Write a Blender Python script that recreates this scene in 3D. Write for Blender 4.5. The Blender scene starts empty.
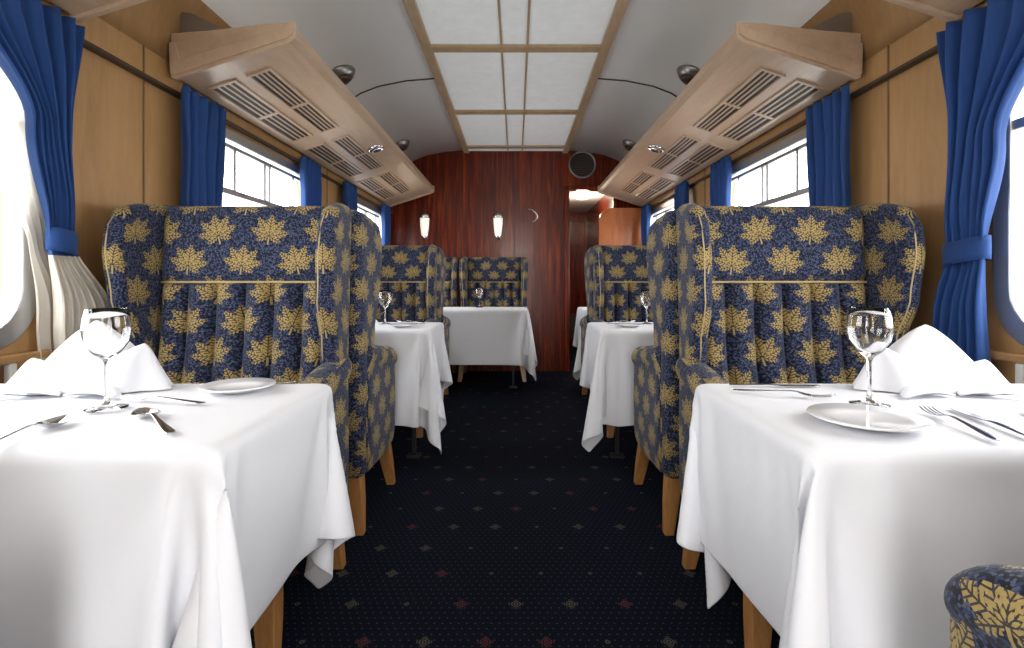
import bpy, bmesh, math, random
from mathutils import Vector, Matrix, noise
random.seed(4)
scene = bpy.context.scene
COL = scene.collection
F = 520.0
W_ = 1.42      # half width of carriage
YB = 5.85      # bulkhead
YR = -2.0

# ------------------------------------------------------------------ helpers
def new_obj(name, me, parent=None, mats=(), smooth=False, loc=None):
    o = bpy.data.objects.new(name, me)
    COL.objects.link(o)
    for m in mats:
        me.materials.append(m)
    if smooth:
        me.polygons.foreach_set('use_smooth', [True]*len(me.polygons))
    if parent: o.parent = parent
    if loc: o.location = loc
    return o

def empty(name, loc=(0,0,0), rotz=0):
    e = bpy.data.objects.new(name, None)
    e.empty_display_size = .1
    COL.objects.link(e); e.location = loc; e.rotation_euler = (0,0,rotz)
    return e

def mesh_from(name, verts, faces):
    me = bpy.data.meshes.new(name)
    me.from_pydata([tuple(v) for v in verts], [], faces)
    me.update()
    return me

def recalc(me):
    bm = bmesh.new(); bm.from_mesh(me)
    bmesh.ops.recalc_face_normals(bm, faces=bm.faces)
    bm.to_mesh(me); bm.free()

def box_bm(bm, x0,x1,y0,y1,z0,z1):
    vs=[bm.verts.new(p) for p in [(x0,y0,z0),(x1,y0,z0),(x1,y1,z0),(x0,y1,z0),(x0,y0,z1),(x1,y0,z1),(x1,y1,z1),(x0,y1,z1)]]
    fs=[]
    for f in [(0,3,2,1),(4,5,6,7),(0,1,5,4),(1,2,6,5),(2,3,7,6),(3,0,4,7)]:
        fs.append(bm.faces.new([vs[i] for i in f]))
    return vs,fs

def boxes(name, lst, bevel=0, seg=2, mat=None, parent=None, smooth=False):
    bm = bmesh.new()
    for b in lst: box_bm(bm,*b)
    if bevel:
        bmesh.ops.bevel(bm, geom=list(bm.edges), offset=bevel, segments=seg, profile=.5, affect='EDGES')
    me = bpy.data.meshes.new(name); bm.to_mesh(me); bm.free()
    return new_obj(name, me, parent, [mat] if mat else [], smooth)

def cube_uv(me):
    uv = me.uv_layers.new(name='UVMap') if not me.uv_layers else me.uv_layers[0]
    for p in me.polygons:
        n=p.normal; a=(abs(n.x),abs(n.y),abs(n.z)); k=a.index(max(a))
        for li in p.loop_indices:
            c=me.vertices[me.loops[li].vertex_index].co
            uv.data[li].uv = (c.y+.07,c.z) if k==0 else ((c.x,c.z) if k==1 else (c.x,c.y))

def grid_mesh(name, nu, nv, fn, uvfn=None):
    verts=[fn(i/(nu-1), j/(nv-1)) for j in range(nv) for i in range(nu)]
    faces=[(j*nu+i, j*nu+i+1, (j+1)*nu+i+1, (j+1)*nu+i) for j in range(nv-1) for i in range(nu-1)]
    me=mesh_from(name, verts, faces)
    if uvfn:
        uv=me.uv_layers.new(name='UVMap')
        for l in me.loops:
            idx=l.vertex_index; i=idx%nu; j=idx//nu
            uv.data[l.index].uv = uvfn(i/(nu-1), j/(nv-1))
    return me

def loft(name, rings, cap=True):
    n=len(rings[0]); verts=[p for r in rings for p in r]; faces=[]
    for j in range(len(rings)-1):
        for i in range(n):
            k=(i+1)%n
            faces.append((j*n+i, j*n+k, (j+1)*n+k, (j+1)*n+i))
    if cap:
        faces.append(tuple(reversed(range(n))))
        faces.append(tuple(range((len(rings)-1)*n, len(rings)*n)))
    me=mesh_from(name, verts, faces); recalc(me); return me

def lathe(name, prof, n=32):
    rings=[[(r*math.cos(2*math.pi*i/n), r*math.sin(2*math.pi*i/n), z) for i in range(n)] for r,z in prof]
    return loft(name, rings)

def interp(x, pts):
    if x<=pts[0][0]: return pts[0][1]
    for (a,b),(c,d) in zip(pts,pts[1:]):
        if x<=c:
            t=(x-a)/(c-a); t=t*t*(3-2*t)
            return b+(d-b)*t
    return pts[-1][1]

def add_mod(o, typ, **kw):
    m=o.modifiers.new(typ.lower(), typ)
    for k,v in kw.items(): setattr(m,k,v)
    return m

# ------------------------------------------------------------------ materials
class G:
    def __init__(s, name):
        s.mat=bpy.data.materials.new(name); s.mat.use_nodes=True
        s.nt=s.mat.node_tree; s.b=s.nt.nodes['Principled BSDF']; s.out=s.nt.nodes['Material Output']
    def n(s,t,**kw):
        nd=s.nt.nodes.new(t)
        for k,v in kw.items(): setattr(nd,k,v)
        return nd
    def l(s,a,b): s.nt.links.new(a,b)
    def set(s,**kw):
        for k,v in kw.items():
            k=k.replace('_',' ')
            inp=s.b.inputs[k]
            if isinstance(v,bpy.types.NodeSocket): s.l(v,inp)
            else: inp.default_value=v
    def m(s,op,a,b=None,c=None):
        nd=s.n('ShaderNodeMath',operation=op)
        for i,v in enumerate((a,b,c)):
            if v is None: continue
            if isinstance(v,bpy.types.NodeSocket): s.l(v,nd.inputs[i])
            else: nd.inputs[i].default_value=v
        return nd.outputs[0]
    def mix(s,f,a,b,mode='MIX'):
        nd=s.n('ShaderNodeMix',data_type='RGBA',blend_type=mode)
        for i,v in ((0,f),(6,a),(7,b)):
            if isinstance(v,bpy.types.NodeSocket): s.l(v,nd.inputs[i])
            else: nd.inputs[i].default_value = v if i==0 else (*v[:3],1)
        return nd.outputs[2]
    def noise(s,scale,vec=None,detail=3,rough=.5,dist=0):
        nd=s.n('ShaderNodeTexNoise'); nd.inputs['Scale'].default_value=scale
        nd.inputs['Detail'].default_value=detail; nd.inputs['Roughness'].default_value=rough
        nd.inputs['Distortion'].default_value=dist
        if vec is not None: s.l(vec,nd.inputs['Vector'])
        return nd.outputs[0]
    def pos(s): return s.n('ShaderNodeNewGeometry').outputs['Position']
    def obj(s): return s.n('ShaderNodeTexCoord').outputs['Object']
    def mapping(s,vec,scale=(1,1,1),rot=(0,0,0)):
        nd=s.n('ShaderNodeMapping'); nd.inputs['Scale'].default_value=scale; nd.inputs['Rotation'].default_value=rot
        s.l(vec,nd.inputs['Vector']); return nd.outputs[0]
    def ramp(s,f,stops):
        nd=s.n('ShaderNodeValToRGB'); cr=nd.color_ramp
        while len(cr.elements)<len(stops): cr.elements.new(.5)
        for e,(p,c) in zip(cr.elements,stops): e.position=p; e.color=(*c,1)
        s.l(f,nd.inputs[0]); return nd.outputs[0]
    def bump(s,h,strength=.3,dist=.01):
        nd=s.n('ShaderNodeBump'); nd.inputs['Strength'].default_value=strength; nd.inputs['Distance'].default_value=dist
        s.l(h,nd.inputs['Height']); s.l(nd.outputs[0], s.b.inputs['Normal'])

def simple(name,col,rough=.5,metal=0,noise_amt=.06,nscale=20,bump=0,**kw):
    g=G(name)
    f=g.noise(nscale,g.pos(),3)
    c=g.mix(f,[max(0,x*(1-noise_amt*2)) for x in col],[min(1,x*(1+noise_amt*2)) for x in col])
    g.set(Base_Color=c,Roughness=rough,Metallic=metal,**kw)
    if bump: g.bump(f,bump,.005)
    return g.mat

def mat_upholstery():
    g=G('upholstery_leaf_fabric')
    uv=g.n('ShaderNodeTexCoord').outputs['UV']
    sep=g.n('ShaderNodeSeparateXYZ'); g.l(uv,sep.inputs[0]); u,v=sep.outputs[0],sep.outputs[1]
    RH=.104; CW=.184
    row=g.m('FLOOR',g.m('DIVIDE',v,RH))
    par=g.m('MODULO',g.m('ABSOLUTE',row),2)
    uu=g.m('ADD',g.m('DIVIDE',u,CW),g.m('MULTIPLY',par,.5))
    lx0=g.m('MULTIPLY',g.m('SUBTRACT',g.m('FRACT',uu),.5),CW)
    ly0=g.m('MULTIPLY',g.m('SUBTRACT',g.m('FRACT',g.m('DIVIDE',v,RH)),.5),RH)
    cell=g.m('FLOOR',uu)
    ang=g.m('MULTIPLY',g.m('SINE',g.m('ADD',g.m('MULTIPLY',cell,2.3),g.m('MULTIPLY',row,1.7))),.28)
    ca=g.m('COSINE',ang); sa=g.m('SINE',ang)
    lx=g.m('SUBTRACT',g.m('MULTIPLY',lx0,ca),g.m('MULTIPLY',ly0,sa))
    ly=g.m('ADD',g.m('ADD',g.m('MULTIPLY',lx0,sa),g.m('MULTIPLY',ly0,ca)),.023)
    ax=g.m('ABSOLUTE',lx)   # leaf is mirror symmetric about its midrib
    leaf=None; body=None
    for deg,L,Wd in ((0,.078,.0175),(37,.080,.0145),(72,.074,.0125),(110,.048,.0090)):
        cx=math.sin(math.radians(deg)); cy=math.cos(math.radians(deg))
        a=g.m('ADD',g.m('MULTIPLY',ax,cx),g.m('MULTIPLY',ly,cy))
        b=g.m('ABSOLUTE',g.m('SUBTRACT',g.m('MULTIPLY',ax,cy),g.m('MULTIPLY',ly,cx)))
        t=g.m('DIVIDE',a,L)
        par_=g.m('MULTIPLY',g.m('MULTIPLY',t,g.m('SUBTRACT',1,t)),4*Wd)
        serr=g.m('SUBTRACT',1.30,g.m('MULTIPLY',g.m('FRACT',g.m('MULTIPLY',t,4.5)),.7))
        hw=g.m('MULTIPLY',par_,serr)
        inside=g.m('LESS_THAN',b,hw)
        rib=g.m('GREATER_THAN',b,.0013)
        side=g.m('GREATER_THAN',g.m('FRACT',g.m('MULTIPLY',g.m('SUBTRACT',a,g.m('MULTIPLY',b,.9)),95)),.34)
        mk=g.m('MULTIPLY',inside,g.m('MULTIPLY',rib,side))
        leaf=mk if leaf is None else g.m('MAXIMUM',leaf,mk)
        body=inside if body is None else g.m('MAXIMUM',body,inside)
    st=g.m('MULTIPLY',g.m('LESS_THAN',ax,.0026),g.m('MULTIPLY',g.m('LESS_THAN',ly,.0),g.m('GREATER_THAN',ly,-.028)))
    leaf=g.m('MAXIMUM',leaf,st)
    vo=g.n('ShaderNodeTexVoronoi'); vo.inputs['Scale'].default_value=150; g.l(uv,vo.inputs['Vector'])
    speck=g.m('LESS_THAN',vo.outputs['Distance'],.36)
    base=g.mix(g.m('GREATER_THAN',g.noise(110,uv,1),.53),(.005,.007,.018),(.026,.040,.105))
    base=g.mix(speck,base,(.08,.095,.15))
    gold=g.mix(g.noise(180,uv,2),(.27,.19,.06),(.50,.365,.135))
    col=g.mix(g.m('MULTIPLY',body,.75),base,(.05,.042,.03))
    col=g.mix(leaf,col,gold)
    g.set(Base_Color=col,Roughness=.8,Sheen_Weight=.12)
    g.b.inputs['Specular IOR Level'].default_value=.25
    return g.mat

def mat_carpet():
    g=G('carpet_navy_dotted')
    p=g.pos(); sep=g.n('ShaderNodeSeparateXYZ'); g.l(p,sep.inputs[0]); x,y=sep.outputs[0],sep.outputs[1]
    def cellr(px,py,D,off):
        v_=g.m('DIVIDE',py,D); row=g.m('FLOOR',v_)
        u_=g.m('ADD',g.m('DIVIDE',px,D),g.m('MULTIPLY',g.m('MODULO',g.m('ABSOLUTE',row),2),off))
        a=g.m('MULTIPLY',g.m('SUBTRACT',g.m('FRACT',u_),.5),D); b=g.m('MULTIPLY',g.m('SUBTRACT',g.m('FRACT',v_),.5),D)
        return a,b,g.m('FLOOR',u_),row
    a,b,_,_=cellr(x,y,.024,.5)
    r=g.m('SQRT',g.m('ADD',g.m('MULTIPLY',a,a),g.m('MULTIPLY',b,b)))
    dots=g.m('LESS_THAN',r,.0026)
    a,b,cu,cv=cellr(x,y,.17,.5)
    r=g.m('SQRT',g.m('ADD',g.m('MULTIPLY',a,a),g.m('MULTIPLY',b,b)))
    th=g.m('ARCTAN2',b,a)
    sel=g.m('FRACT',g.m('MULTIPLY',g.m('ABSOLUTE',g.m('SINE',g.m('ADD',g.m('MULTIPLY',cu,12.9),g.m('MULTIPLY',cv,78.2)))),43.7))
    size=g.m('ADD',.010,g.m('MULTIPLY',.012,g.m('GREATER_THAN',sel,.55)))
    rr=g.m('MULTIPLY',size,g.m('ADD',.55,g.m('MULTIPLY',.45,g.m('ABSOLUTE',g.m('COSINE',g.m('MULTIPLY',th,2))))))
    fl=g.m('LESS_THAN',r,rr); ring=g.m('GREATER_THAN',g.m('FRACT',g.m('MULTIPLY',r,130)),.45)
    flower=g.m('MULTIPLY',fl,ring)
    fcol=g.mix(g.m('GREATER_THAN',sel,.8),(.13,.12,.09),(.15,.045,.04))
    f=g.noise(120,p,3)
    base=g.mix(f,(.004,.0055,.0115),(.010,.014,.027))
    c=g.mix(g.m('MULTIPLY',dots,.8),base,(.065,.078,.11))
    c=g.mix(g.m('MULTIPLY',flower,.85),c,fcol)
    g.set(Base_Color=c,Roughness=.95); g.b.inputs['Specular IOR Level'].default_value=.1
    g.bump(g.noise(500,p,2),.5,.003)
    return g.mat

def mat_wood(name,c0,c1,c2,scale=(6,6,.8),rough=.3,coat=.0,ns=3,spec=.5,bump=.05):
    g=G(name); p=g.mapping(g.pos(),scale)
    f=g.noise(ns,p,5,.6,1.2); f2=g.noise(ns*9,p,2,.6)
    k=g.m('ADD',g.m('MULTIPLY',f,.75),g.m('MULTIPLY',f2,.25))
    c=g.ramp(k,[(.3,c0),(.5,c1),(.7,c2)])
    g.set(Base_Color=c,Roughness=rough,Coat_Weight=coat,Coat_Roughness=.08)
    g.b.inputs['Specular IOR Level'].default_value=spec
    if bump: g.bump(f2,bump,.002)
    return g.mat

def mat_linen(name,col=(.80,.81,.85)):
    g=G(name); p=g.obj()
    f=g.noise(6,p,3,.55)
    c=g.mix(f,[x*.97 for x in col],col)
    g.set(Base_Color=c,Roughness=.8,Sheen_Weight=.1)
    g.b.inputs['Specular IOR Level'].default_value=.2
    g.bump(f,.35,.015)
    return g.mat

def mat_curtain(name,c0,c1,trans=.25):
    g=G(name); p=g.pos(); f=g.noise(60,g.mapping(p,(1,1,.2)),3)
    c=g.mix(f,c0,c1)
    g.set(Base_Color=c,Roughness=.75,Sheen_Weight=.15)
    tr=g.n('ShaderNodeBsdfTranslucent'); g.l(c,tr.inputs[0])
    mx=g.n('ShaderNodeMixShader'); mx.inputs[0].default_value=trans
    g.l(g.b.outputs[0],mx.inputs[1]); g.l(tr.outputs[0],mx.inputs[2]); g.l(mx.outputs[0],g.out.inputs[0])
    return g.mat

UPH=mat_upholstery()
CARPET=mat_carpet()
MAHOG=mat_wood('mahogany_veneer',(.026,.0035,.0015),(.11,.012,.0035),(.30,.045,.008),(8,8,.4),.25,.10,spec=.25)
MAHOG_L=mat_wood('teak_veneer_orange',(.34,.09,.025),(.48,.14,.04),(.56,.19,.06),(5,5,.9),.35,.2)
OAK=mat_wood('oak_leg_wood',(.38,.16,.045),(.50,.23,.07),(.60,.31,.11),(14,14,1.5),.4,.1)
WALL=mat_wood('wall_beech_veneer',(.375,.205,.080),(.425,.24,.097),(.475,.28,.12),(7,7,1.0),.42,.0,bump=0)
CEILW=simple('ceiling_white_paint',(.88,.88,.87),.5,nscale=5,noise_amt=.01)
STRIP=mat_wood('ceiling_strip_veneer',(.32,.21,.12),(.38,.26,.15),(.44,.31,.19),(6,1,6),.4,.1,bump=0)
RACKM=mat_wood('rack_veneer_pale',(.47,.325,.22),(.52,.37,.255),(.57,.42,.30),(6,.8,6),.35,.2,bump=0)
CHROME=simple('chrome_metal',(.75,.75,.76),.18,1,.02)
STEELD=simple('dull_steel',(.30,.29,.28),.35,.9,.03)
SILVER=simple('cutlery_steel',(.62,.62,.63),.14,1,.02)
ALU=simple('aluminium_frame',(.50,.51,.52),.35,.85,.03)
DARK=simple('dark_void_metal',(.02,.02,.022),.5,.3)
BRONZE=simple('dark_rail_metal',(.07,.045,.03),.4,.5)
SEAM=simple('veneer_seam_strip',(.22,.13,.06),.5)
LINEN=mat_linen('linen_white')
CHINA=simple('white_china',(.84,.84,.86),.12,0,.01,Coat_Weight=.5)
PIPE=simple('gold_piping_cord',(.48,.36,.17),.7,0,.1,200)
CURT=mat_curtain('curtain_royal_blue',(.012,.062,.24),(.020,.090,.33),.30)
LINING=mat_curtain('curtain_lining_cream',(.80,.75,.66),(.85,.81,.73),.4)
PAINT=simple('cream_pipe_paint',(.75,.74,.70),.4)

g=G('diffuser_panel'); p=g.pos(); f=g.noise(14,p,4,.6)
c=g.mix(f,(.60,.615,.62),(.74,.755,.76)); g.set(Base_Color=c,Roughness=.4)
g.l(c,g.b.inputs['Emission Color']); g.b.inputs['Emission Strength'].default_value=.16
DIFF=g.mat
g=G('sconce_opal_glass'); f=g.noise(12,g.pos()); c=g.mix(f,(.95,.9,.8),(1,.95,.88)); g.set(Base_Color=c,Roughness=.3)
g.l(c,g.b.inputs['Emission Color']); g.b.inputs['Emission Strength'].default_value=.55
OPAL=g.mat
g=G('lamp_warm_glow'); f=g.noise(12,g.pos()); c=g.mix(f,(1,.8,.6),(1,.86,.68)); g.set(Base_Color=c,Roughness=.3)
g.l(c,g.b.inputs['Emission Color']); g.b.inputs['Emission Strength'].default_value=6
GLOW=g.mat
g=G('clear_glass'); g.set(Base_Color=(1,1,1,1),Roughness=.0,IOR=1.45,Transmission_Weight=1.0); GLASS=g.mat
g=G('window_pane_glass')
tr=g.n('ShaderNodeBsdfTransparent'); gl=g.n('ShaderNodeBsdfGlossy'); gl.inputs['Roughness'].default_value=.02
mx=g.n('ShaderNodeMixShader'); mx.inputs[0].default_value=.05; g.l(tr.outputs[0],mx.inputs[1]); g.l(gl.outputs[0],mx.inputs[2]); g.l(mx.outputs[0],g.out.inputs[0])
PANE=g.mat

# ------------------------------------------------------------------ room shell
boxes('floor',[(-1.5,1.5,YR-.05,8.3,-.06,0)],mat=CARPET)

prof=[(0,2.50),(.3,2.497),(.55,2.485),(.8,2.465),(1.0,2.425),(1.13,2.375),(1.24,2.30),(1.33,2.19),(1.38,2.08),(1.41,1.98),(1.42,1.90)]
full=[(-x,z) for x,z in reversed(prof)]+prof[1:]
outer=[(x*1.05,z+.06) for x,z in full]
rings=[]
for y in (YR,YB): rings.append([(x,y,z) for x,z in full]+[(x,y,z) for x,z in reversed(outer)])
me=loft('ceiling',rings)
ceil=new_obj('ceiling',me,None,[CEILW,WALL])
for p in me.polygons:
    if abs(p.center.x)>1.30 and p.area<5: p.material_index=1
    if abs(p.normal.y)<.5: p.use_smooth=True

WINS=[(-1.6,-.45),(.35,1.50),(2.40,3.55),(4.35,5.50)]
WZ0,WZ1=.84,1.72
def rrect(y0,y1,z0,z1,r,n=6):
    pts=[]
    for cy,cz,a0 in ((y1-r,z1-r,0),(y0+r,z1-r,90),(y0+r,z0+r,180),(y1-r,z0+r,270)):
        for i in range(n+1):
            a=math.radians(a0+90*i/n); pts.append((cy+r*math.cos(a),cz+r*math.sin(a)))
    return pts
def fill_poly(loops,tf):
    bm=bmesh.new(); es=[]
    for lp in loops:
        vs=[bm.verts.new(tf(a,b)) for a,b in lp]
        for i in range(len(vs)): es.append(bm.edges.new((vs[i],vs[(i+1)%len(vs)])))
    bmesh.ops.triangle_fill(bm,edges=es,use_beauty=True,use_dissolve=False)
    return bm
for side,nm in ((-1,'left'),(1,'right')):
    loops=[[(YR,0),(YB,0),(YB,1.905),(YR,1.905)]]+[rrect(a,b,WZ0,WZ1,.13) for a,b in WINS]
    bm=fill_poly(loops,lambda a,b:(side*W_,a,b))
    r=bmesh.ops.extrude_face_region(bm,geom=list(bm.faces))
    for v in [e for e in r['geom'] if isinstance(e,bmesh.types.BMVert)]: v.co.x+=side*.07
    bmesh.ops.recalc_face_normals(bm,faces=bm.faces)
    me=bpy.data.meshes.new('wall_'+nm); bm.to_mesh(me); bm.free()
    new_obj('wall_'+nm,me,None,[WALL])
    boxes('baseboard_'+nm,[tuple(sorted((side*1.419,side*1.395)))+(YR,YB,0,.11)],.004,mat=BRONZE)
    rail=[tuple(sorted((side*1.419,side*1.385)))+(YR,YB-.01,1.768,1.782)]
    boxes('trim_'+('1' if side<0 else '2'),rail,.004,mat=BRONZE)
    jn=[tuple(sorted((side*1.4195,side*1.414)))+(y-.003,y+.003,.1,1.9) for y in (1.98,3.9)]
    boxes('trim_'+('3' if side<0 else '4'),jn,mat=SEAM)
    boxes('trim_'+('9' if side<0 else '10'),[tuple(sorted((side*1.4195,side*1.385)))+(YR,YB-.01,.775,.80)],.006,mat=WALL)
wi=1
for side in (-1,1):
    for a,b in WINS:
        root=empty(f'window_{wi}',(side*W_,(a+b)/2,(WZ0+WZ1)/2)); wi+=1
        L=root.location
        R0=rrect(a-.035,b+.035,WZ0-.035,WZ1+.03,.16); R1=rrect(a+.02,b-.02,WZ0+.02,WZ1-.02,.12)
        n=len(R0); x0=-.014*side; x1=.045*side
        vs=[(x0,y-L.y,z-L.z) for y,z in R0]+[(x0,y-L.y,z-L.z) for y,z in R1]+[(x1,y-L.y,z-L.z) for y,z in R1]+[(0.001*side,y-L.y,z-L.z) for y,z in R0]
        fs=[]
        for i in range(n):
            k=(i+1)%n
            for q in range(4):
                q2=(q+1)%4
                fs.append((q*n+i,q*n+k,q2*n+k,q2*n+i))
        me=mesh_from('frame',vs,fs); recalc(me)
        o=new_obj('frame',me,root,[ALU]); add_mod(o,'BEVEL',width=.005,segments=2,limit_method='ANGLE')
        m=[]; h=(b-a)/2-.02
        def bx(y0,y1,z0,z1,xa=.0,xb=.03): m.append(tuple(sorted((xa*side,xb*side)))+(y0,y1,z0-L.z,z1-L.z))
        bx(-h,h,1.432,1.462,-.006,.03)
        bx(-h*.85,h*.85,1.665,1.685,.0,.03)
        for yy in (-h*.62,-.03,.03,h*.62): bx(yy-.011,yy+.011,1.45,1.68,.0,.03)
        boxes('transom',m,.004,mat=ALU,parent=root)
        me=mesh_from('glass_pane',[(.02*side,-h-.01,WZ0-L.z+.01),(.02*side,h+.01,WZ0-L.z+.01),(.02*side,h+.01,WZ1-L.z-.01),(.02*side,-h-.01,WZ1-L.z-.01)],[(0,1,2,3)])
        new_obj('glass_pane',me,root,[PANE])

out=[(-1.42,0),(.58,0),(.58,2.03),(1.10,2.03),(1.10,0),(1.42,0)]+[(x,z) for x,z in reversed(full)]
bm=fill_poly([out],lambda a,b:(a,YB,b))
r=bmesh.ops.extrude_face_region(bm,geom=list(bm.faces))
for v in [e for e in r['geom'] if isinstance(e,bmesh.types.BMVert)]: v.co.y+=.06
bmesh.ops.recalc_face_normals(bm,faces=bm.faces)
me=bpy.data.meshes.new('wall_front'); bm.to_mesh(me); bm.free()
new_obj('wall_front',me,None,[MAHOG])
boxes('trim_5',[(x-.003,x+.003,YB-.003,YB+.001,.1,2.46) for x in (-.62,-.02,.42)],mat=DARK)
boxes('trim_6',[(.54,.60,YB-.03,YB+.0,0.0,2.07),(.54,1.14,YB-.03,YB,2.03,2.075),(1.09,1.14,YB-.03,YB,0,2.07)],.008,mat=MAHOG)
out=[(-1.42,0),(-.4,0),(-.4,2.0),(.4,2.0),(.4,0),(1.42,0)]+[(x,z) for x,z in reversed(full)]
bm=fill_poly([out],lambda a,b:(a,YR,b))
me=bpy.data.meshes.new('wall_back'); bm.to_mesh(me); bm.free(); new_obj('wall_back',me,None,[WALL])
boxes('wall_corridor_left',[(.50,.56,YB+.06,8.25,0,2.2)],mat=MAHOG)
boxes('wall_corridor_right',[(1.12,1.18,YB+.06,8.25,0,2.2)],mat=MAHOG)
boxes('wall_corridor_end',[(.5,1.18,8.2,8.26,0,2.2)],mat=MAHOG)
boxes('ceiling_corridor',[(.5,1.18,YB+.06,8.25,2.1,2.16)],mat=CEILW)
d=empty('door_1',(.84,8.19,0))
boxes('leaf',[(-.24,.24,-.03,.0,.01,1.95)],.006,mat=MAHOG,parent=d)
boxes('kick_panel',[(-.2,.2,-.036,-.03,.1,.5)],.002,mat=BRONZE,parent=d)
boxes('handle',[(-.2,-.17,-.08,-.03,.95,1.07)],.008,mat=CHROME,parent=d)
cl=empty('corridor_ceiling_lamp',(.84,6.6,2.1))
new_obj('shade',lathe('shade',[(.001,-.05),(.06,-.045),(.09,-.02),(.10,0),(.001,0)]),cl,[GLOW],True)

pts=[(1.40,0),(1.40,1.80)]+[(.90+.13-.13*math.sin(math.radians(a)),1.67+.13*math.cos(math.radians(a))) for a in range(0,91,15)]+[(.90,0)]
bm=fill_poly([pts],lambda a,b:(a,5.62,b))
r=bmesh.ops.extrude_face_region(bm,geom=list(bm.faces))
for v in [e for e in r['geom'] if isinstance(e,bmesh.types.BMVert)]: v.co.y+=.035
bmesh.ops.recalc_face_normals(bm,faces=bm.faces)
me=bpy.data.meshes.new('p'); bm.to_mesh(me); bm.free()
new_obj('partition_screen',me,None,[MAHOG_L])

# ceiling lighting tray
root=empty('ceiling_light_panel',(0,0,2.48))
boxes('diffusers',[(-.53,.53,YR+.05,YB-.02,-.012,.0)],mat=DIFF,parent=root)
bars=[(-.585,-.525,YR+.05,YB-.01,-.035,.005),(.525,.585,YR+.05,YB-.01,-.035,.005)]
for y in (-1.2,0.02,1.24,3.25,4.47,5.62): bars.append((-.53,.53,y-.04,y+.04,-.03,.003))
boxes('strips',bars,.004,mat=STRIP,parent=root)
th=[(-.097,-.083,YR+.05,YB-.03,-.020,.0),(.063,.077,YR+.05,YB-.03,-.020,0)]
boxes('thin_bars',th,mat=STRIP,parent=root)
k=17
for y in (1.85,3.78):
    for s in (-1,1):
        rings=[]
        pp=[q for q in prof if .55<=q[0]<1.3]
        for i,(x,z) in enumerate(pp):
            rings.append([(s*x,y-.005,z+.002),(s*x,y+.005,z+.002),(s*(x-.002),y+.005,z-.006),(s*(x-.002),y-.005,z-.006)])
        new_obj(f'trim_{k}',loft('rib',rings),None,[BRONZE]); k+=1

# ------------------------------------------------------------------ luggage racks
def rack(side,y0,y1,grilles,lamps):
    root=empty('luggage_rack',(side*1.40,(y0+y1)/2,1.92)); L=root.location
    def P(x,y,z): return (side*x-L.x,y-L.y,z-L.z)
    sec=[(1.405,1.97),(1.40,1.84),(1.385,1.835),(.93,1.985),(.905,2.005),(.905,2.045),(.925,2.05),(.935,2.03),(1.36,1.90),(1.38,1.97)]
    me=loft('tray',[[P(x,y0,z) for x,z in sec],[P(x,y1,z) for x,z in sec]])
    o=new_obj('tray',me,root,[RACKM]); add_mod(o,'BEVEL',width=.004,segments=2,limit_method='ANGLE')
    for y in ([y0+.02,y1-.02] if y1-y0>1 else [y1]):
        s2=[(1.40,2.01),(1.40,1.83),(1.385,1.822),(.92,1.972),(.895,1.99),(.895,2.055),(1.0,2.05),(1.25,2.02)]
        me=loft('bracket',[[P(x,y-.012,z) for x,z in s2],[P(x,y+.012,z) for x,z in s2]])
        o=new_obj('bracket',me,root,[RACKM]); add_mod(o,'BEVEL',width=.004,segments=2,limit_method='ANGLE')
        s3=[(1.375,2.0),(1.375,2.105),(1.33,2.10),(1.17,2.02)]
        me=loft('gusset',[[P(x,y-.004+.012,z) for x,z in s3],[P(x,y+.012,z) for x,z in s3]])
        new_obj('gusset',me,root,[STEELD])
    und=lambda x:1.835+(1.385-x)*(.15/.455)
    bm=bmesh.new(); bd=bmesh.new()
    def slab(b,x0,x1,ya,yb,dz,t):
        vs=[]
        for zz in (-dz,-dz-t):
            for (x,y) in ((x0,ya),(x1,ya),(x1,yb),(x0,yb)):
                vs.append(b.verts.new(P(x,y,und(x)+zz)))
        for f in [(0,1,2,3),(7,6,5,4),(0,4,5,1),(1,5,6,2),(2,6,7,3),(3,7,4,0)]: b.faces.new([vs[i] for i in f])
    for ya,yb in grilles:
        for x0,x1 in ((1.08,1.165),(1.235,1.335)):
            slab(bd,x0,x1,ya,yb,-.001,.003)
            slab(bm,x0-.012,x0,ya-.012,yb+.012,0,.01); slab(bm,x1,x1+.012,ya-.012,yb+.012,0,.01)
            slab(bm,x0,x1,ya-.012,ya,0,.01); slab(bm,x0,x1,yb,yb+.012,0,.01)
            n=4
            for i in range(1,n): 
                xx=x0+(x1-x0)*i/n; slab(bm,xx-.0035,xx+.0035,ya,yb,0,.006)
            yy=(ya+yb)/2; slab(bm,x0,x1,yy-.012,yy+.012,0,.007)
    for b,nm,mt in ((bd,'slot_void',DARK),(bm,'grille_slats',RACKM)):
        bmesh.ops.recalc_face_normals(b,faces=b.faces)
        me=bpy.data.meshes.new(nm); b.to_mesh(me); b.free(); new_obj(nm,me,root,[mt])
    for y in lamps:
        o=new_obj('reading_lamp',lathe('rl',[(.001,.03),(.055,.03),(.062,.012),(.058,.0),(.044,-.006),(.04,.004),(.001,.008)],28),root,[CHROME],True)
        o.location=P(1.0,y,und(1.0)-.015); o.rotation_euler=(0,side*.3,0)
for s in (-1,1):
    rack(s,2.10,5.72,[(2.28,3.12),(3.32,4.18),(4.42,5.3)],[3.72])
    rack(s,-1.6,1.66,[(-1.3,-.4),(-.1,.7),(.85,1.5)],[.8])
for s in (-1,1):
    for y in (3.4,5.15,1.2):
        r=empty('ceiling_vent',(s*1.15,y,2.362)); r.rotation_euler=(0,s*.45,0)
        new_obj('rim',lathe('b',[(.001,0),(.10,0),(.10,-.012),(.085,-.022),(.08,-.035),(.001,-.04)],28),r,[STEELD],True)
        new_obj('cowl',lathe('h',[(.001,-.035),(.055,-.037),(.06,-.05),(.04,-.062),(.001,-.065)],24),r,[BRONZE],True)

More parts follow.
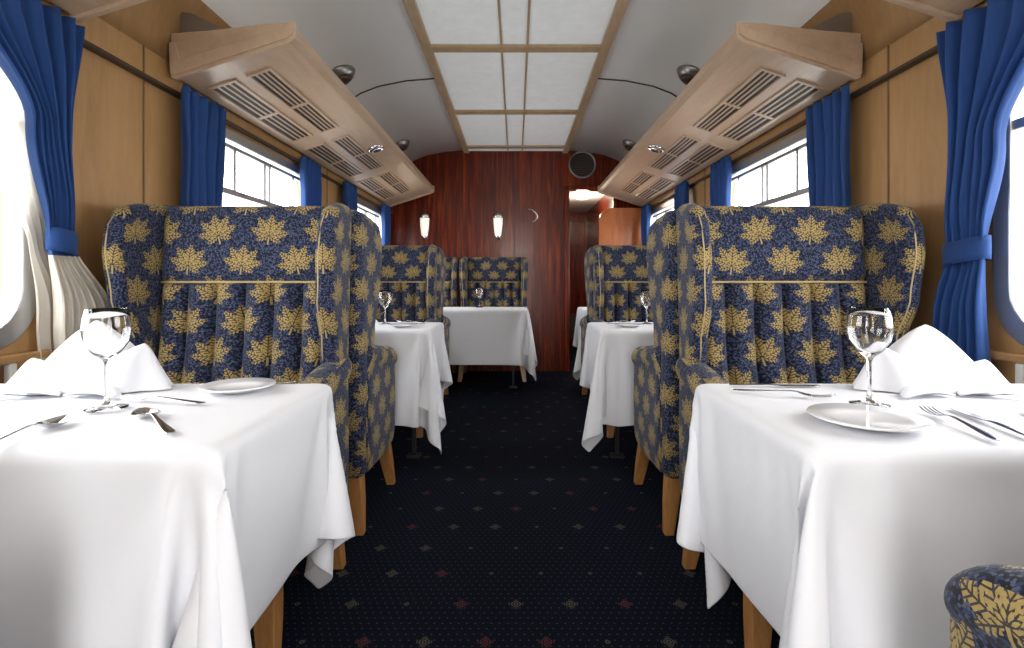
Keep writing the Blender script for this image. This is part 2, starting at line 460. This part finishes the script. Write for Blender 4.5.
r=empty('bulkhead_ventilator',(.745,YB-.001,2.32)); 
o=new_obj('rim',lathe('rim',[(.155,0),(.155,.018),(.14,.022),(.135,.004),(.001,.002),(.001,0)],40),r,[STEELD],True); o.rotation_euler=(math.pi/2,0,0)
o=new_obj('disc',lathe('disc',[(.001,.003),(.136,.003),(.136,.006),(.001,.006)],40),r,[DARK]); o.rotation_euler=(math.pi/2,0,0)
boxes('slats',[(-math.sqrt(.13**2-z*z),math.sqrt(.13**2-z*z),-.012,-.006,z-.004,z+.004) for z in [-.1+.022*i for i in range(10)]],mat=BRONZE,parent=r)

def sconce(x,z):
    r=empty('wall_sconce',(x,YB,z))
    def ring(w,zz,n=16): return [(w*math.cos(math.pi*2*i/n),-.045-.8*w*math.sin(math.pi*2*i/n),zz) for i in range(n)]
    me=loft('shade',[ring(.02,-.13),ring(.032,-.12),ring(.042,-.06),ring(.05,.02),ring(.052,.09),ring(.045,.105)])
    new_obj('shade',me,r,[OPAL],True)
    me=loft('cap',[ring(.054,.085),ring(.056,.11),ring(.04,.135),ring(.02,.14)]); new_obj('cap',me,r,[CHROME],True)
    me=loft('finial',[ring(.008,-.155),ring(.022,-.14),ring(.034,-.118),ring(.03,-.11)]); new_obj('finial',me,r,[CHROME],True)
    boxes('backplate',[(-.03,.03,-.02,0,-.14,.14)],.005,mat=CHROME,parent=r)
sconce(-1.02,1.63); sconce(-.20,1.63)
r=empty('coat_hook',(.14,YB,1.76))
cu=bpy.data.curves.new('hook','CURVE'); cu.dimensions='3D'; cu.bevel_depth=.007; sp=cu.splines.new('BEZIER'); sp.bezier_points.add(3)
for bp,c in zip(sp.bezier_points,[(0,-.003,.06),(.06,-.05,.03),(.1,-.06,-.04),(.05,-.03,-.09)]):
    bp.co=c; bp.handle_left_type=bp.handle_right_type='AUTO'
cu.materials.append(CHROME); o=bpy.data.objects.new('hook',cu); COL.objects.link(o); o.parent=r
for s in (-1,1):
    r=empty('heating_pipe',(s*1.40,0,0))
    lst=[(-.010,.010,y-.012,y+.012,0,.775) for y in (1.38,1.44,3.72)]+[(-.014,.010,YR+.02,5.5,.16,.20)]
    boxes('pipes',lst,.006,mat=PAINT,parent=r)

# ------------------------------------------------------------------ curtains
def curtain(side,y_fn,z0,z1,x=1.352,folds=6,amp=.021,tie=None,lining=None,swap=None):
    yc=sum(y_fn(z1))/2
    root=empty('curtain',(side*x,yc,z1)); 
    def f(u,v,off=0,dy=0,am_k=1):
        z=z0+(z1-z0)*v; a,b=y_fn(z); a+=dy; wid=b-a
        full=min(1,.35+wid*2.2)
        ph=2*math.pi*folds*u+.6*math.sin(3*v+u*4)
        am=amp*full*(1+.3*math.sin(u*9+1))*am_k
        y=a+wid*(u+.018*math.sin(ph*1.0+1.2))
        k=math.exp(-((z-tie)/.10)**2) if tie else 0
        xx=x-(am*(1-k)+am*.5*k)*math.sin(ph)-off+.008*k
        xx-= .004*math.sin(z*13+u*7)
        return (side*xx-side*x,y-yc,z-z1)
    me=grid_mesh('drape',folds*14,50,f); o=new_obj('drape',me,root,[CURT],True)
    if swap:
        me.materials.append(LINING)
        for p in me.polygons:
            z=p.center.z+z1
            if z<swap: p.material_index=1
    add_mod(o,'SOLIDIFY',thickness=.003)
    if lining:
        me=grid_mesh('lining',folds*12,40,lambda u,v:f(u*.8,v,-.035,lining(z0+(z1-z0)*v),.3))
        o=new_obj('lining',me,root,[LINING],True)
    if tie:
        a,b=y_fn(tie); n=40; rings=[]
        for i in range(n):
            t=2*math.pi*i/n
            yy=(a+b)/2-yc+(b-a)/2*1.06*math.cos(t); xx=side*(.006+ .026*math.sin(t))
            rings.append((xx,yy))
        vs=[];fs=[]
        for j,(dz,sc) in enumerate(((-.034,.98),(-.015,1.03),(.015,1.03),(.034,.98))):
            for xx,yy in rings: vs.append((xx*sc,yy,tie-z1+dz-.15*(yy+yc-(a+b)/2)))
        for j in range(3):
            for i in range(n): fs.append((j*n+i,j*n+(i+1)%n,(j+1)*n+(i+1)%n,(j+1)*n+i))
        me=mesh_from('tieback',vs,fs); o=new_obj('tieback',me,root,[CURT],True); add_mod(o,'SOLIDIFY',thickness=.004)
def lin(pts_a,pts_b): return lambda z:(interp(z,pts_a),interp(z,pts_b))
curtain(-1,lin([(.62,1.55),(.9,1.53),(1.12,1.51),(1.45,1.44),(1.80,1.18)],[(.62,1.80),(.9,1.74),(1.12,1.60),(1.5,1.58),(1.8,1.62)]),.66,1.80,folds=7,tie=1.12,
        lining=lambda z:interp(z,[(1.1,-.03),(1.35,-.13),(1.6,-.10),(1.8,.0)]),swap=1.085)
curtain(1,lin([(.62,1.48),(.9,1.50),(1.09,1.50),(1.4,1.44),(1.80,1.20)],[(.62,1.75),(.9,1.68),(1.09,1.64),(1.5,1.62),(1.8,1.66)]),.64,1.80,folds=6,tie=1.09,amp=.024)
for s in (-1,1):
    for a,b in ((2.12,2.42),(3.30,3.60),(4.12,4.40),(5.30,5.56),(-.55,-.2)):
        curtain(s,(lambda a,b:(lambda z:(a+.02*math.sin(z*3),b-.03*math.sin((1.8-z)*2))))(a,b),.82,1.80,folds=5,amp=.02)
    curtain(s,lambda z:(.20,.42),.82,1.80,folds=4,amp=.02)

# ------------------------------------------------------------------ armchair
def yb(z): return .0+(z-.45)*.075
PARTS=[]
def part(name,me,mats,mods=(),smooth=True):
    for m in mats: me.materials.append(m)
    if smooth: me.polygons.foreach_set('use_smooth',[True]*len(me.polygons))
    PARTS.append((name,me,mods))
Z0,Z1=.24,1.278
def path(s,z):
    depth=interp(z,[(.24,.05),(.66,.08),(.80,.11),(.95,.175),(1.10,.20),(1.2,.195),(1.245,.17),(1.27,.13)])
    flare=interp(z,[(.5,.0),(.8,.004),(1.2,.018)])
    R=.322; a_=abs(s); sg=-1 if s<0 else 1
    if a_<.58:
        t=a_/.58; x=R*.93*t; y=yb(z)+.055-.006*t*t
    elif a_<.68:
        t=(a_-.58)/.10; a=t*math.pi/2; x=R*.93+R*.07*math.sin(a); y=yb(z)+.049-.03*(1-math.cos(a))
    else:
        t=(a_-.68)/.32; x=R+flare*(t**1.3); y=yb(z)+.019-(depth)*t
    return (sg*x,y)
def make_shell():
    NS=44; ss=[-1+2*i/NS for i in range(NS+1)]; H=.031
    rows=[(Z0+(Z1-H-Z0)*i/26,1,0,0) for i in range(27)]
    for k in range(1,6):
        a=math.radians(18*k); rows.append((Z1-H,math.cos(a),H*math.sin(a),H*a))
    grid=[];uvs=[]
    for z,kf,dz,dv in rows:
        zz=z+dz
        mid=[Vector(path(s,z)) for s in ss]
        nrm=[]
        for i in range(len(mid)):
            t=(mid[min(i+1,NS)]-mid[max(i-1,0)]).normalized(); nrm.append(Vector((t.y,-t.x)))
        h=H*kf
        pts=[];tags=[]
        for i in range(NS+1): pts.append(mid[i]+nrm[i]*h); tags.append(abs(ss[i]))
        t=Vector((-nrm[NS].y,nrm[NS].x))
        for a in (30,60,90,120,150):
            a=math.radians(a); pts.append(mid[NS]+h*(nrm[NS]*math.cos(a)+t*math.sin(a))); tags.append(1)
        for i in range(NS,-1,-1): pts.append(mid[i]-nrm[i]*h); tags.append(abs(ss[i]))
        t=Vector((-nrm[0].y,nrm[0].x))
        for a in (30,60,90,120,150):
            a=math.radians(a); pts.append(mid[0]+h*(-nrm[0]*math.cos(a)-t*math.sin(a))); tags.append(1)
        pts.append(pts[0].copy()); tags.append(1)
        row=[]
        for i,p in enumerate(pts):
            drop=.030*max(0,(tags[i]-.68)/.32)**2 * min(1,max(0,(z-1.1)/.12))
            row.append((p.x,p.y,zz-drop))
        grid.append(row)
        uvs.append((z+dv))
    ref=grid[22]; L=[0]
    for i in range(1,len(ref)): L.append(L[-1]+math.hypot(ref[i][0]-ref[i-1][0],ref[i][1]-ref[i-1][1]))
    mc=L[NS//2]
    nu=len(ref); verts=[p for r in grid for p in r]
    faces=[(j*nu+i,j*nu+i+1,(j+1)*nu+i+1,(j+1)*nu+i) for j in range(len(grid)-1) for i in range(nu-1)]
    me=mesh_from('back_shell',verts,faces)
    uv=me.uv_layers.new(name='UVMap')
    for l in me.loops:
        i=l.vertex_index%nu; j=l.vertex_index//nu
        uv.data[l.index].uv=(L[i]-mc+.46,uvs[j]+.016)
    return me
part('back_shell',make_shell(),[UPH])
def cush(u,v):
    x=-.30+.60*u; z=.43+.832*v
    ex=min(1,min(u,1-u)/.07); ex=math.sqrt(max(0,1-(1-ex)**2))
    if z<1.0:
        fl=abs(math.sin(math.pi*(u*6)))**.6
        ez=min(1,(1.0-z)/.02); ez=math.sqrt(max(0,1-(1-ez)**2))
        d=(.022+.042*fl*ez)*ex+.004*ez
        d+=.02*math.exp(-((z-.60)/.12)**2)
    else:
        ez=min(1,min((z-1.0)/.04,(1.269-z)/.07)); ez=math.sqrt(max(0,1-(1-max(ez,0))**2))
        d=.03*ex+.034*ez*ex
    return (x,yb(z)+.022-d,z)
me=grid_mesh('back_cushion',145,90,cush,lambda u,v:(-.30+.60*u+.46,.43+.832*v+.016))
part('back_cushion',me,[UPH])
def tube(name,pts,r,n=8):
    rings=[]
    for i,p in enumerate(pts):
        a=Vector(pts[max(0,i-1)]); b=Vector(pts[min(len(pts)-1,i+1)]); d=(b-a).normalized()
        up=Vector((0,0,1)) if abs(d.z)<.9 else Vector((0,1,0))
        s=d.cross(up).normalized(); t=s.cross(d)
        rings.append([tuple(Vector(p)+r*(s*math.cos(2*math.pi*k/n)+t*math.sin(2*math.pi*k/n))) for k in range(n)])
    return loft(name,rings)
part('piping_cross',tube('piping_cross',[(-.285+.57*i/20,yb(1.0)+.022-.050,1.0) for i in range(21)],.004),[PIPE])
for nm,i0 in (('l',0),('r',44)):
    bs=PARTS[0][1]; nu=len(bs.vertices)//32
    pts=[tuple(bs.vertices[j*nu+(nu-1-3 if i0==0 else 44+2)].co) for j in range(13,27)]
    part('wing_piping_'+nm,tube('wp',pts,.0022),[PIPE])
def arm(sg):
    rings=[]
    ys=[.04,.0,-.06,-.12,-.18,-.24,-.30,-.35,-.39,-.42,-.44,-.452,-.457]
    for y in ys:
        k=1.0
        if y<-.39: k=math.sqrt(max(0.02,1-((-.39-y)/.068)**2))
        top=interp(-y,[(-.04,.76),(.1,.735),(.25,.715),(.36,.70),(.46,.67)])
        low=interp(-y,[(-.04,.23),(.25,.22),(.46,.24)])
        cx=.33
        r=.048; cz=top-r
        pts=[]
        for i in range(13):
            a=math.radians(-50+280*i/12); pts.append((r*math.cos(a),cz+r*math.sin(a)))
        hw=.034
        neck=[(-hw,cz-r*1.0),(-hw,(cz+low)/2),(-hw,low+.02),(-hw*.6,low),(hw*.6,low),(hw,low+.02),(hw,(cz+low)/2),(hw,cz-r*1.0)]
        pts=pts+neck
        rings.append([(sg*(cx+dx*k), y, (cz+(z-cz)*k if z>cz-.06 else z+ (1-k)*.05)) for dx,z in pts])
    me=loft('arm',rings); cube_uv(me); return me
part('arm_l',arm(-1),[UPH],[('SUBSURF',dict(levels=1,render_levels=1))])
part('arm_r',arm(1),[UPH],[('SUBSURF',dict(levels=1,render_levels=1))])
def rbox(x0,x1,y0,y1,z0,z1,b,seg=4):
    bm=bmesh.new(); box_bm(bm,x0,x1,y0,y1,z0,z1)
    bmesh.ops.bevel(bm,geom=list(bm.edges),offset=b,segments=seg,profile=.5,affect='EDGES')
    me=bpy.data.meshes.new('rb'); bm.to_mesh(me); bm.free(); cube_uv(me); return me
part('seat_cushion',rbox(-.295,.295,-.52,.0,.37,.48,.035),[UPH])
part('seat_rail',rbox(-.335,.335,-.48,.04,.21,.385,.025),[UPH])
def leg(x0,y0,x1,y1):
    rings=[]
    for t,w in ((0,.030),(.5,.027),(1,.019)):
        x=x0+(x1-x0)*t; y=y0+(y1-y0)*t; z=.25*(1-t)
        rings.append([(x-w,y-w,z),(x+w,y-w,z),(x+w,y+w,z),(x-w,y+w,z)])
    return loft('leg',rings)
i=1
for sx in (-1,1):
    for ya,ybb in ((-.43,-.48),(0,.035)):
        part(f'leg_{i}',leg(sx*.295,ya,sx*.325,ybb),[OAK],[('BEVEL',dict(width=.004,segments=2))],smooth=False); i+=1

def chair(x,y,away):
    e=empty('wingback_dining_chair',(x,y,0),math.pi if away else 0)
    for nm,me,mods in PARTS:
        o=bpy.data.objects.new(nm,me); COL.objects.link(o); o.parent=e
        for t,kw in mods: add_mod(o,t,**kw)
chair(.87,.18,True); chair(-.98,.18,True)
for s in (-1,1):
    CX=.945 if s<0 else .93
    chair(s*CX,1.79,False)
    chair(s*CX,2.10,True)
    chair(s*CX,3.83,False)
    chair(s*CX,4.14,True)
chair(-.24,5.70,False); chair(-1.0,5.70,False)

# ------------------------------------------------------------------ tables with simulated cloths
TX0,TX1=.45,1.36; TD=.25; TZ=.745
def sim_cloth(seed,ox=.39,oyn=.50,oyf=.37):
    tw=TX1-TX0
    col=boxes('tmp_top',[(0,tw,-TD,TD,TZ-.03,TZ)],.01,mat=OAK)
    c=add_mod(col,'COLLISION'); col.collision.thickness_outer=.006; col.collision.cloth_friction=20
    st=.021
    nx=int((tw+ox+.02)/st)+1; nyy=int((2*TD+oyn+oyf)/st)+1
    def f(u,v):
        x=-ox+(tw+ox+.02)*u; y=-(TD+oyn)+(2*TD+oyn+oyf)*v
        return (x,y,TZ+.008+.006*noise.noise(Vector((x*5,y*5,seed)))*(1 if (x<-.01 or abs(y)>TD+.01) else 0))
    me=grid_mesh('tablecloth_sim',nx,nyy,f)
    o=new_obj('tmp_cloth',me)
    vg=o.vertex_groups.new(name='pin')
    idx=[v.index for v in me.vertices if (.004<=v.co.x and abs(v.co.y)<=TD-.004)]
    vg.add(idx,1,'REPLACE')
    cm=o.modifiers.new('cloth','CLOTH'); s=cm.settings
    s.quality=8; s.mass=.35; s.air_damping=2.5
    s.tension_stiffness=30; s.compression_stiffness=25; s.shear_stiffness=8; s.bending_stiffness=.9
    s.tension_damping=10; s.compression_damping=10; s.shear_damping=10; s.bending_damping=1
    s.vertex_group_mass='pin'
    cm.collision_settings.collision_quality=3; cm.collision_settings.distance_min=.006
    cm.point_cache.frame_start=1; cm.point_cache.frame_end=120
    for fr in range(1,121): scene.frame_set(fr)
    dg=bpy.context.evaluated_depsgraph_get()
    res=bpy.data.meshes.new_from_object(o.evaluated_get(dg))
    bpy.data.objects.remove(o); bpy.data.objects.remove(col)
    scene.frame_set(1)
    res.materials.clear(); res.materials.append(LINEN)
    res.polygons.foreach_set('use_smooth',[True]*len(res.polygons))
    return res
scene.frame_end=130
clothR=sim_cloth(3); clothL=sim_cloth(17)
for v in clothL.vertices: v.co.x=-v.co.x
clothL.flip_normals()
def table(cx_aisle,cy,side,extra=0):
    e=empty('dining_table',(cx_aisle,cy,0))
    tw=TX1-TX0+extra
    def sx(b): return tuple(sorted((side*b[0],side*b[1])))+tuple(b[2:])
    boxes('top',[sx((0.004,tw,-TD+.004,TD-.004,TZ-.03,TZ-.002))],.006,mat=OAK,parent=e)
    boxes('leg',[sx((.115,.137,-.011,.011,.02,TZ-.03))],.004,mat=DARK,parent=e)
    boxes('foot',[sx((.09,.165,-.03,.03,0,.02))],.004,mat=DARK,parent=e)
    boxes('wall_bracket',[sx((tw-.05,tw,-.2,.2,TZ-.12,TZ-.03))],.004,mat=DARK,parent=e)
    me=clothR if side>0 else clothL
    if extra:
        me=me.copy()
        for v in me.vertices:
            t=min(1,max(0,(v.co.x*side-.1)/.7)); v.co.x+=side*extra*t
    o=bpy.data.objects.new('tablecloth',me); COL.objects.link(o); o.parent=e
    add_mod(o,'SOLIDIFY',thickness=.0015); add_mod(o,'SUBSURF',levels=1,render_levels=1)
    return e
table(-.46,1.03,-1); table(-.455,2.965,-1); table(.45,1.03,1); table(.45,2.965,1)
table(.10,4.92,-1,extra=.55)
table(.62,4.92,1,extra=-.17)

# ------------------------------------------------------------------ tableware
TZT=TZ+.012
def goblet(x,y):
    prof_=[(.0005,0),(.034,0),(.035,.002),(.02,.005),(.006,.012),(.0038,.025),(.0038,.085),(.008,.095),(.024,.108),(.036,.128),(.0395,.15),(.037,.175),(.033,.192),
          (.0322,.192),(.036,.175),(.0383,.15),(.0348,.129),(.023,.1105),(.006,.099),(.0005,.098)]
    r=empty('wine_glass',(x,y,TZT)); new_obj('bowl_and_stem',lathe('glass',prof_,40),r,[GLASS],True)
def plate(x,y,r=.085):
    e=empty('side_plate',(x,y,TZT))
    new_obj('dish',lathe('dish',[(.0005,.0),(.55*r,0),(.62*r,.003),(.97*r,.010),(r,.012),(.985*r,.014),(.6*r,.0065),(.52*r,.004),(.0005,.004)],48),e,[CHINA],True)
def strip(secs,n=7):
    verts=[];faces=[]
    for s,w,z,c in secs:
        for i in range(n):
            t=-1+2*i/(n-1); verts.append((t*w,s,z-c*(1-t*t)))
    for j in range(len(secs)-1):
        for i in range(n-1): faces.append((j*n+i,j*n+i+1,(j+1)*n+i+1,(j+1)*n+i))
    return verts,faces
def join_strips(name,lst):
    V=[];Fc=[]
    for v,f in lst:
        o=len(V); V+=v; Fc+=[tuple(i+o for i in q) for q in f]
    return mesh_from(name,V,Fc)
def spoon_me(L=.20):
    secs=[(0,.004,.004,0),(.004,.009,.004,-.001),(.03,.008,.005,-.001),(.07,.005,.008,-.001),(.115,.0032,.014,-.001),(.135,.0035,.013,0)]
    for i in range(11):
        t=i/10; w=.0225*math.sin(math.pi*(.06+.94*t)**.85)**.6 if t<1 else .001
        secs.append((.137+.063*t,max(w,.002),.012-.004*math.sin(math.pi*t),.009*math.sin(math.pi*min(1,t*.95+.02))))
    return join_strips('spoon',[strip(secs)])
def fork_me():
    secs=[(0,.004,.004,0),(.004,.009,.004,-.001),(.03,.008,.005,-.001),(.07,.005,.008,-.001),(.115,.0032,.012,-.001),(.13,.005,.011,0),(.14,.0115,.007,.002),(.155,.0125,.006,.002)]
    l=[strip(secs)]
    for k in range(4):
        x=-.0105+.007*k
        v,f=strip([(.153,.0022,.005,0),(.175,.002,.005,0),(.19,.0016,.008,0),(.198,.0005,.011,0)],3)
        l.append(([(a+x,b,c) for a,b,c in v],f))
    return join_strips('fork',l)
def knife_me():
    secs=[(0,.005,.004,0),(.004,.009,.004,-.001),(.06,.007,.005,-.001),(.10,.0055,.005,-.001),(.105,.008,.004,0),(.13,.010,.003,0),(.19,.0105,.003,0),(.205,.008,.003,0),(.212,.002,.003,0)]
    return join_strips('knife',[strip(secs)])
ME={'spoon':spoon_me(),'fork':fork_me(),'knife':knife_me()}
for m in ME.values():
    m.materials.append(SILVER); m.polygons.foreach_set('use_smooth',[True]*len(m.polygons))
NM={'spoon':'table_spoon','fork':'dinner_fork','knife':'dinner_knife'}
def cut(kind,tail,head):
    d=Vector(head)-Vector(tail); a=math.atan2(-d.x,d.y)
    o=bpy.data.objects.new(NM[kind],ME[kind]); COL.objects.link(o)
    o.location=(tail[0],tail[1],TZT-.001); o.rotation_euler=(0,0,a)
    add_mod(o,'SOLIDIFY',thickness=.0018,offset=-1)
    add_mod(o,'SUBSURF',levels=1,render_levels=2)

def napkin(x,y,rot=0,sc=1,mir=1):
    e=empty('folded_napkin',(x,y,TZT-.002),rot); e.scale=(sc,sc,sc)
    def cone(R1,R2,h,lx,ly,pl,ph0,cxo,cyo):
        def f(u,v):
            th=2*math.pi*u
            r=(1-v)**.72*(1+pl*math.cos(5*th+ph0)*(1-v*.5)+.05*math.cos(2*th+1))
            r=max(r,.012)
            z=h*v**.95
            return (mir*(cxo+R1*r*math.cos(th)+lx*v*v), cyo+R2*r*math.sin(th)+ly*v, z+.001)
        return f
    k=1
    for a in ((.135,.06,.145,.01,.01,.11,.4,0,.01),(.085,.05,.098,-.03,0,.12,1.5,-.075,-.005),(.08,.045,.07,.03,0,.11,2.2,.085,-.01)):
        me=grid_mesh('fold',72,22,cone(*a)); o=new_obj(f'fold_{k}',me,e,[LINEN],True); k+=1
    def flap(cx,cy,ang,l,w,h):
        def f(u,v):
            t=(u-.5)*2; X=l*v; Y=w*t*(1-v*.85); Z=.004+h*math.sin(math.pi*v)*(1-t*t*.6)
            c,s=math.cos(ang),math.sin(ang); return (mir*(cx+c*X-s*Y),cy+s*X+c*Y,Z)
        return f
    for a in ((-.02,-.045,math.radians(215),.12,.045,.018),(.03,-.045,math.radians(-25),.12,.04,.022)):
        me=grid_mesh('flap',16,16,flap(*a)); o=new_obj(f'fold_{k}',me,e,[LINEN],True); k+=1
        add_mod(o,'SOLIDIFY',thickness=.003,offset=0)

goblet(-.787,1.0); napkin(-.965,1.19,.1,1.05,-1)
plate(-.625,1.17,.078)
cut('spoon',(-.775,.715),(-.79,.95)) 
cut('spoon',(-.55,.83),(-.70,.97))
cut('fork',(-.62,1.035),(-.82,1.075)); cut('knife',(-.745,1.235),(-.53,1.265))
goblet(.70,1.03); plate(.605,.895,.092); napkin(.94,1.19,-.1,1.0)
cut('fork',(.735,.79),(.775,.99)); cut('knife',(.80,.80),(.84,1.0))
cut('fork',(.485,1.165),(.64,1.09)); cut('knife',(.50,1.22),(.70,1.215))
plate(1.14,.98,.085); cut('spoon',(.93,.79),(.97,.99))
for s in (-1,1):
    goblet(s*.76,3.02); goblet(s*.93,2.95); napkin(s*1.0,3.12,.2); napkin(s*.98,2.80,3.0); plate(s*.62,2.84,.08)
    cut('fork',(s*.54,3.08),(s*.70,3.15)); cut('knife',(s*.52,2.99),(s*.68,3.03))
goblet(-.35,4.95); goblet(-.95,4.95)

# ------------------------------------------------------------------ light
w=bpy.data.worlds.new('overcast_sky'); scene.world=w; w.use_nodes=True
nt=w.node_tree; bg=nt.nodes['Background']
tc=nt.nodes.new('ShaderNodeTexCoord'); sp=nt.nodes.new('ShaderNodeSeparateXYZ'); rp=nt.nodes.new('ShaderNodeValToRGB')
nt.links.new(tc.outputs['Generated'],sp.inputs[0]); 
mr=nt.nodes.new('ShaderNodeMapRange'); mr.inputs[1].default_value=-1; mr.inputs[2].default_value=1; nt.links.new(sp.outputs[2],mr.inputs[0]); nt.links.new(mr.outputs[0],rp.inputs[0])
cr=rp.color_ramp; cr.elements[0].position=.40; cr.elements[0].color=(.46,.47,.45,1); cr.elements[1].position=.52; cr.elements[1].color=(.98,.99,1,1)
nt.links.new(rp.outputs[0],bg.inputs[0]); bg.inputs[1].default_value=9.3
def lamp(name,loc,rot,size,power,col):
    l=bpy.data.lights.new(name,'AREA'); l.size=size; l.energy=power; l.color=col
    o=bpy.data.objects.new(name,l); COL.objects.link(o); o.location=loc; o.rotation_euler=rot
lamp('rear_fill_light',(0,-1.5,2.15),(math.radians(75),0,0),.9,18,(1,.91,.80))  # added fill behind the camera, brightens chair fronts and hanging cloths; no fixture
l=bpy.data.lights.new('corridor_lamp_bulb','POINT'); l.energy=14; l.color=(1,.82,.62); l.shadow_soft_size=.08
o=bpy.data.objects.new('corridor_lamp_bulb',l); COL.objects.link(o); o.location=(0,0,-.14); o.parent=cl

cam=bpy.data.cameras.new('camera'); co=bpy.data.objects.new('camera',cam); COL.objects.link(co)
co.location=(0,0,1.0); co.rotation_euler=(math.pi/2,0,0)
cam.sensor_width=36; cam.lens=F/1024*36; cam.shift_x=-4/1024; cam.shift_y=-42/1024; cam.clip_start=.02
scene.camera=co
scene.view_settings.view_transform='Standard'
scene.view_settings.look='None'
scene.view_settings.exposure=.03
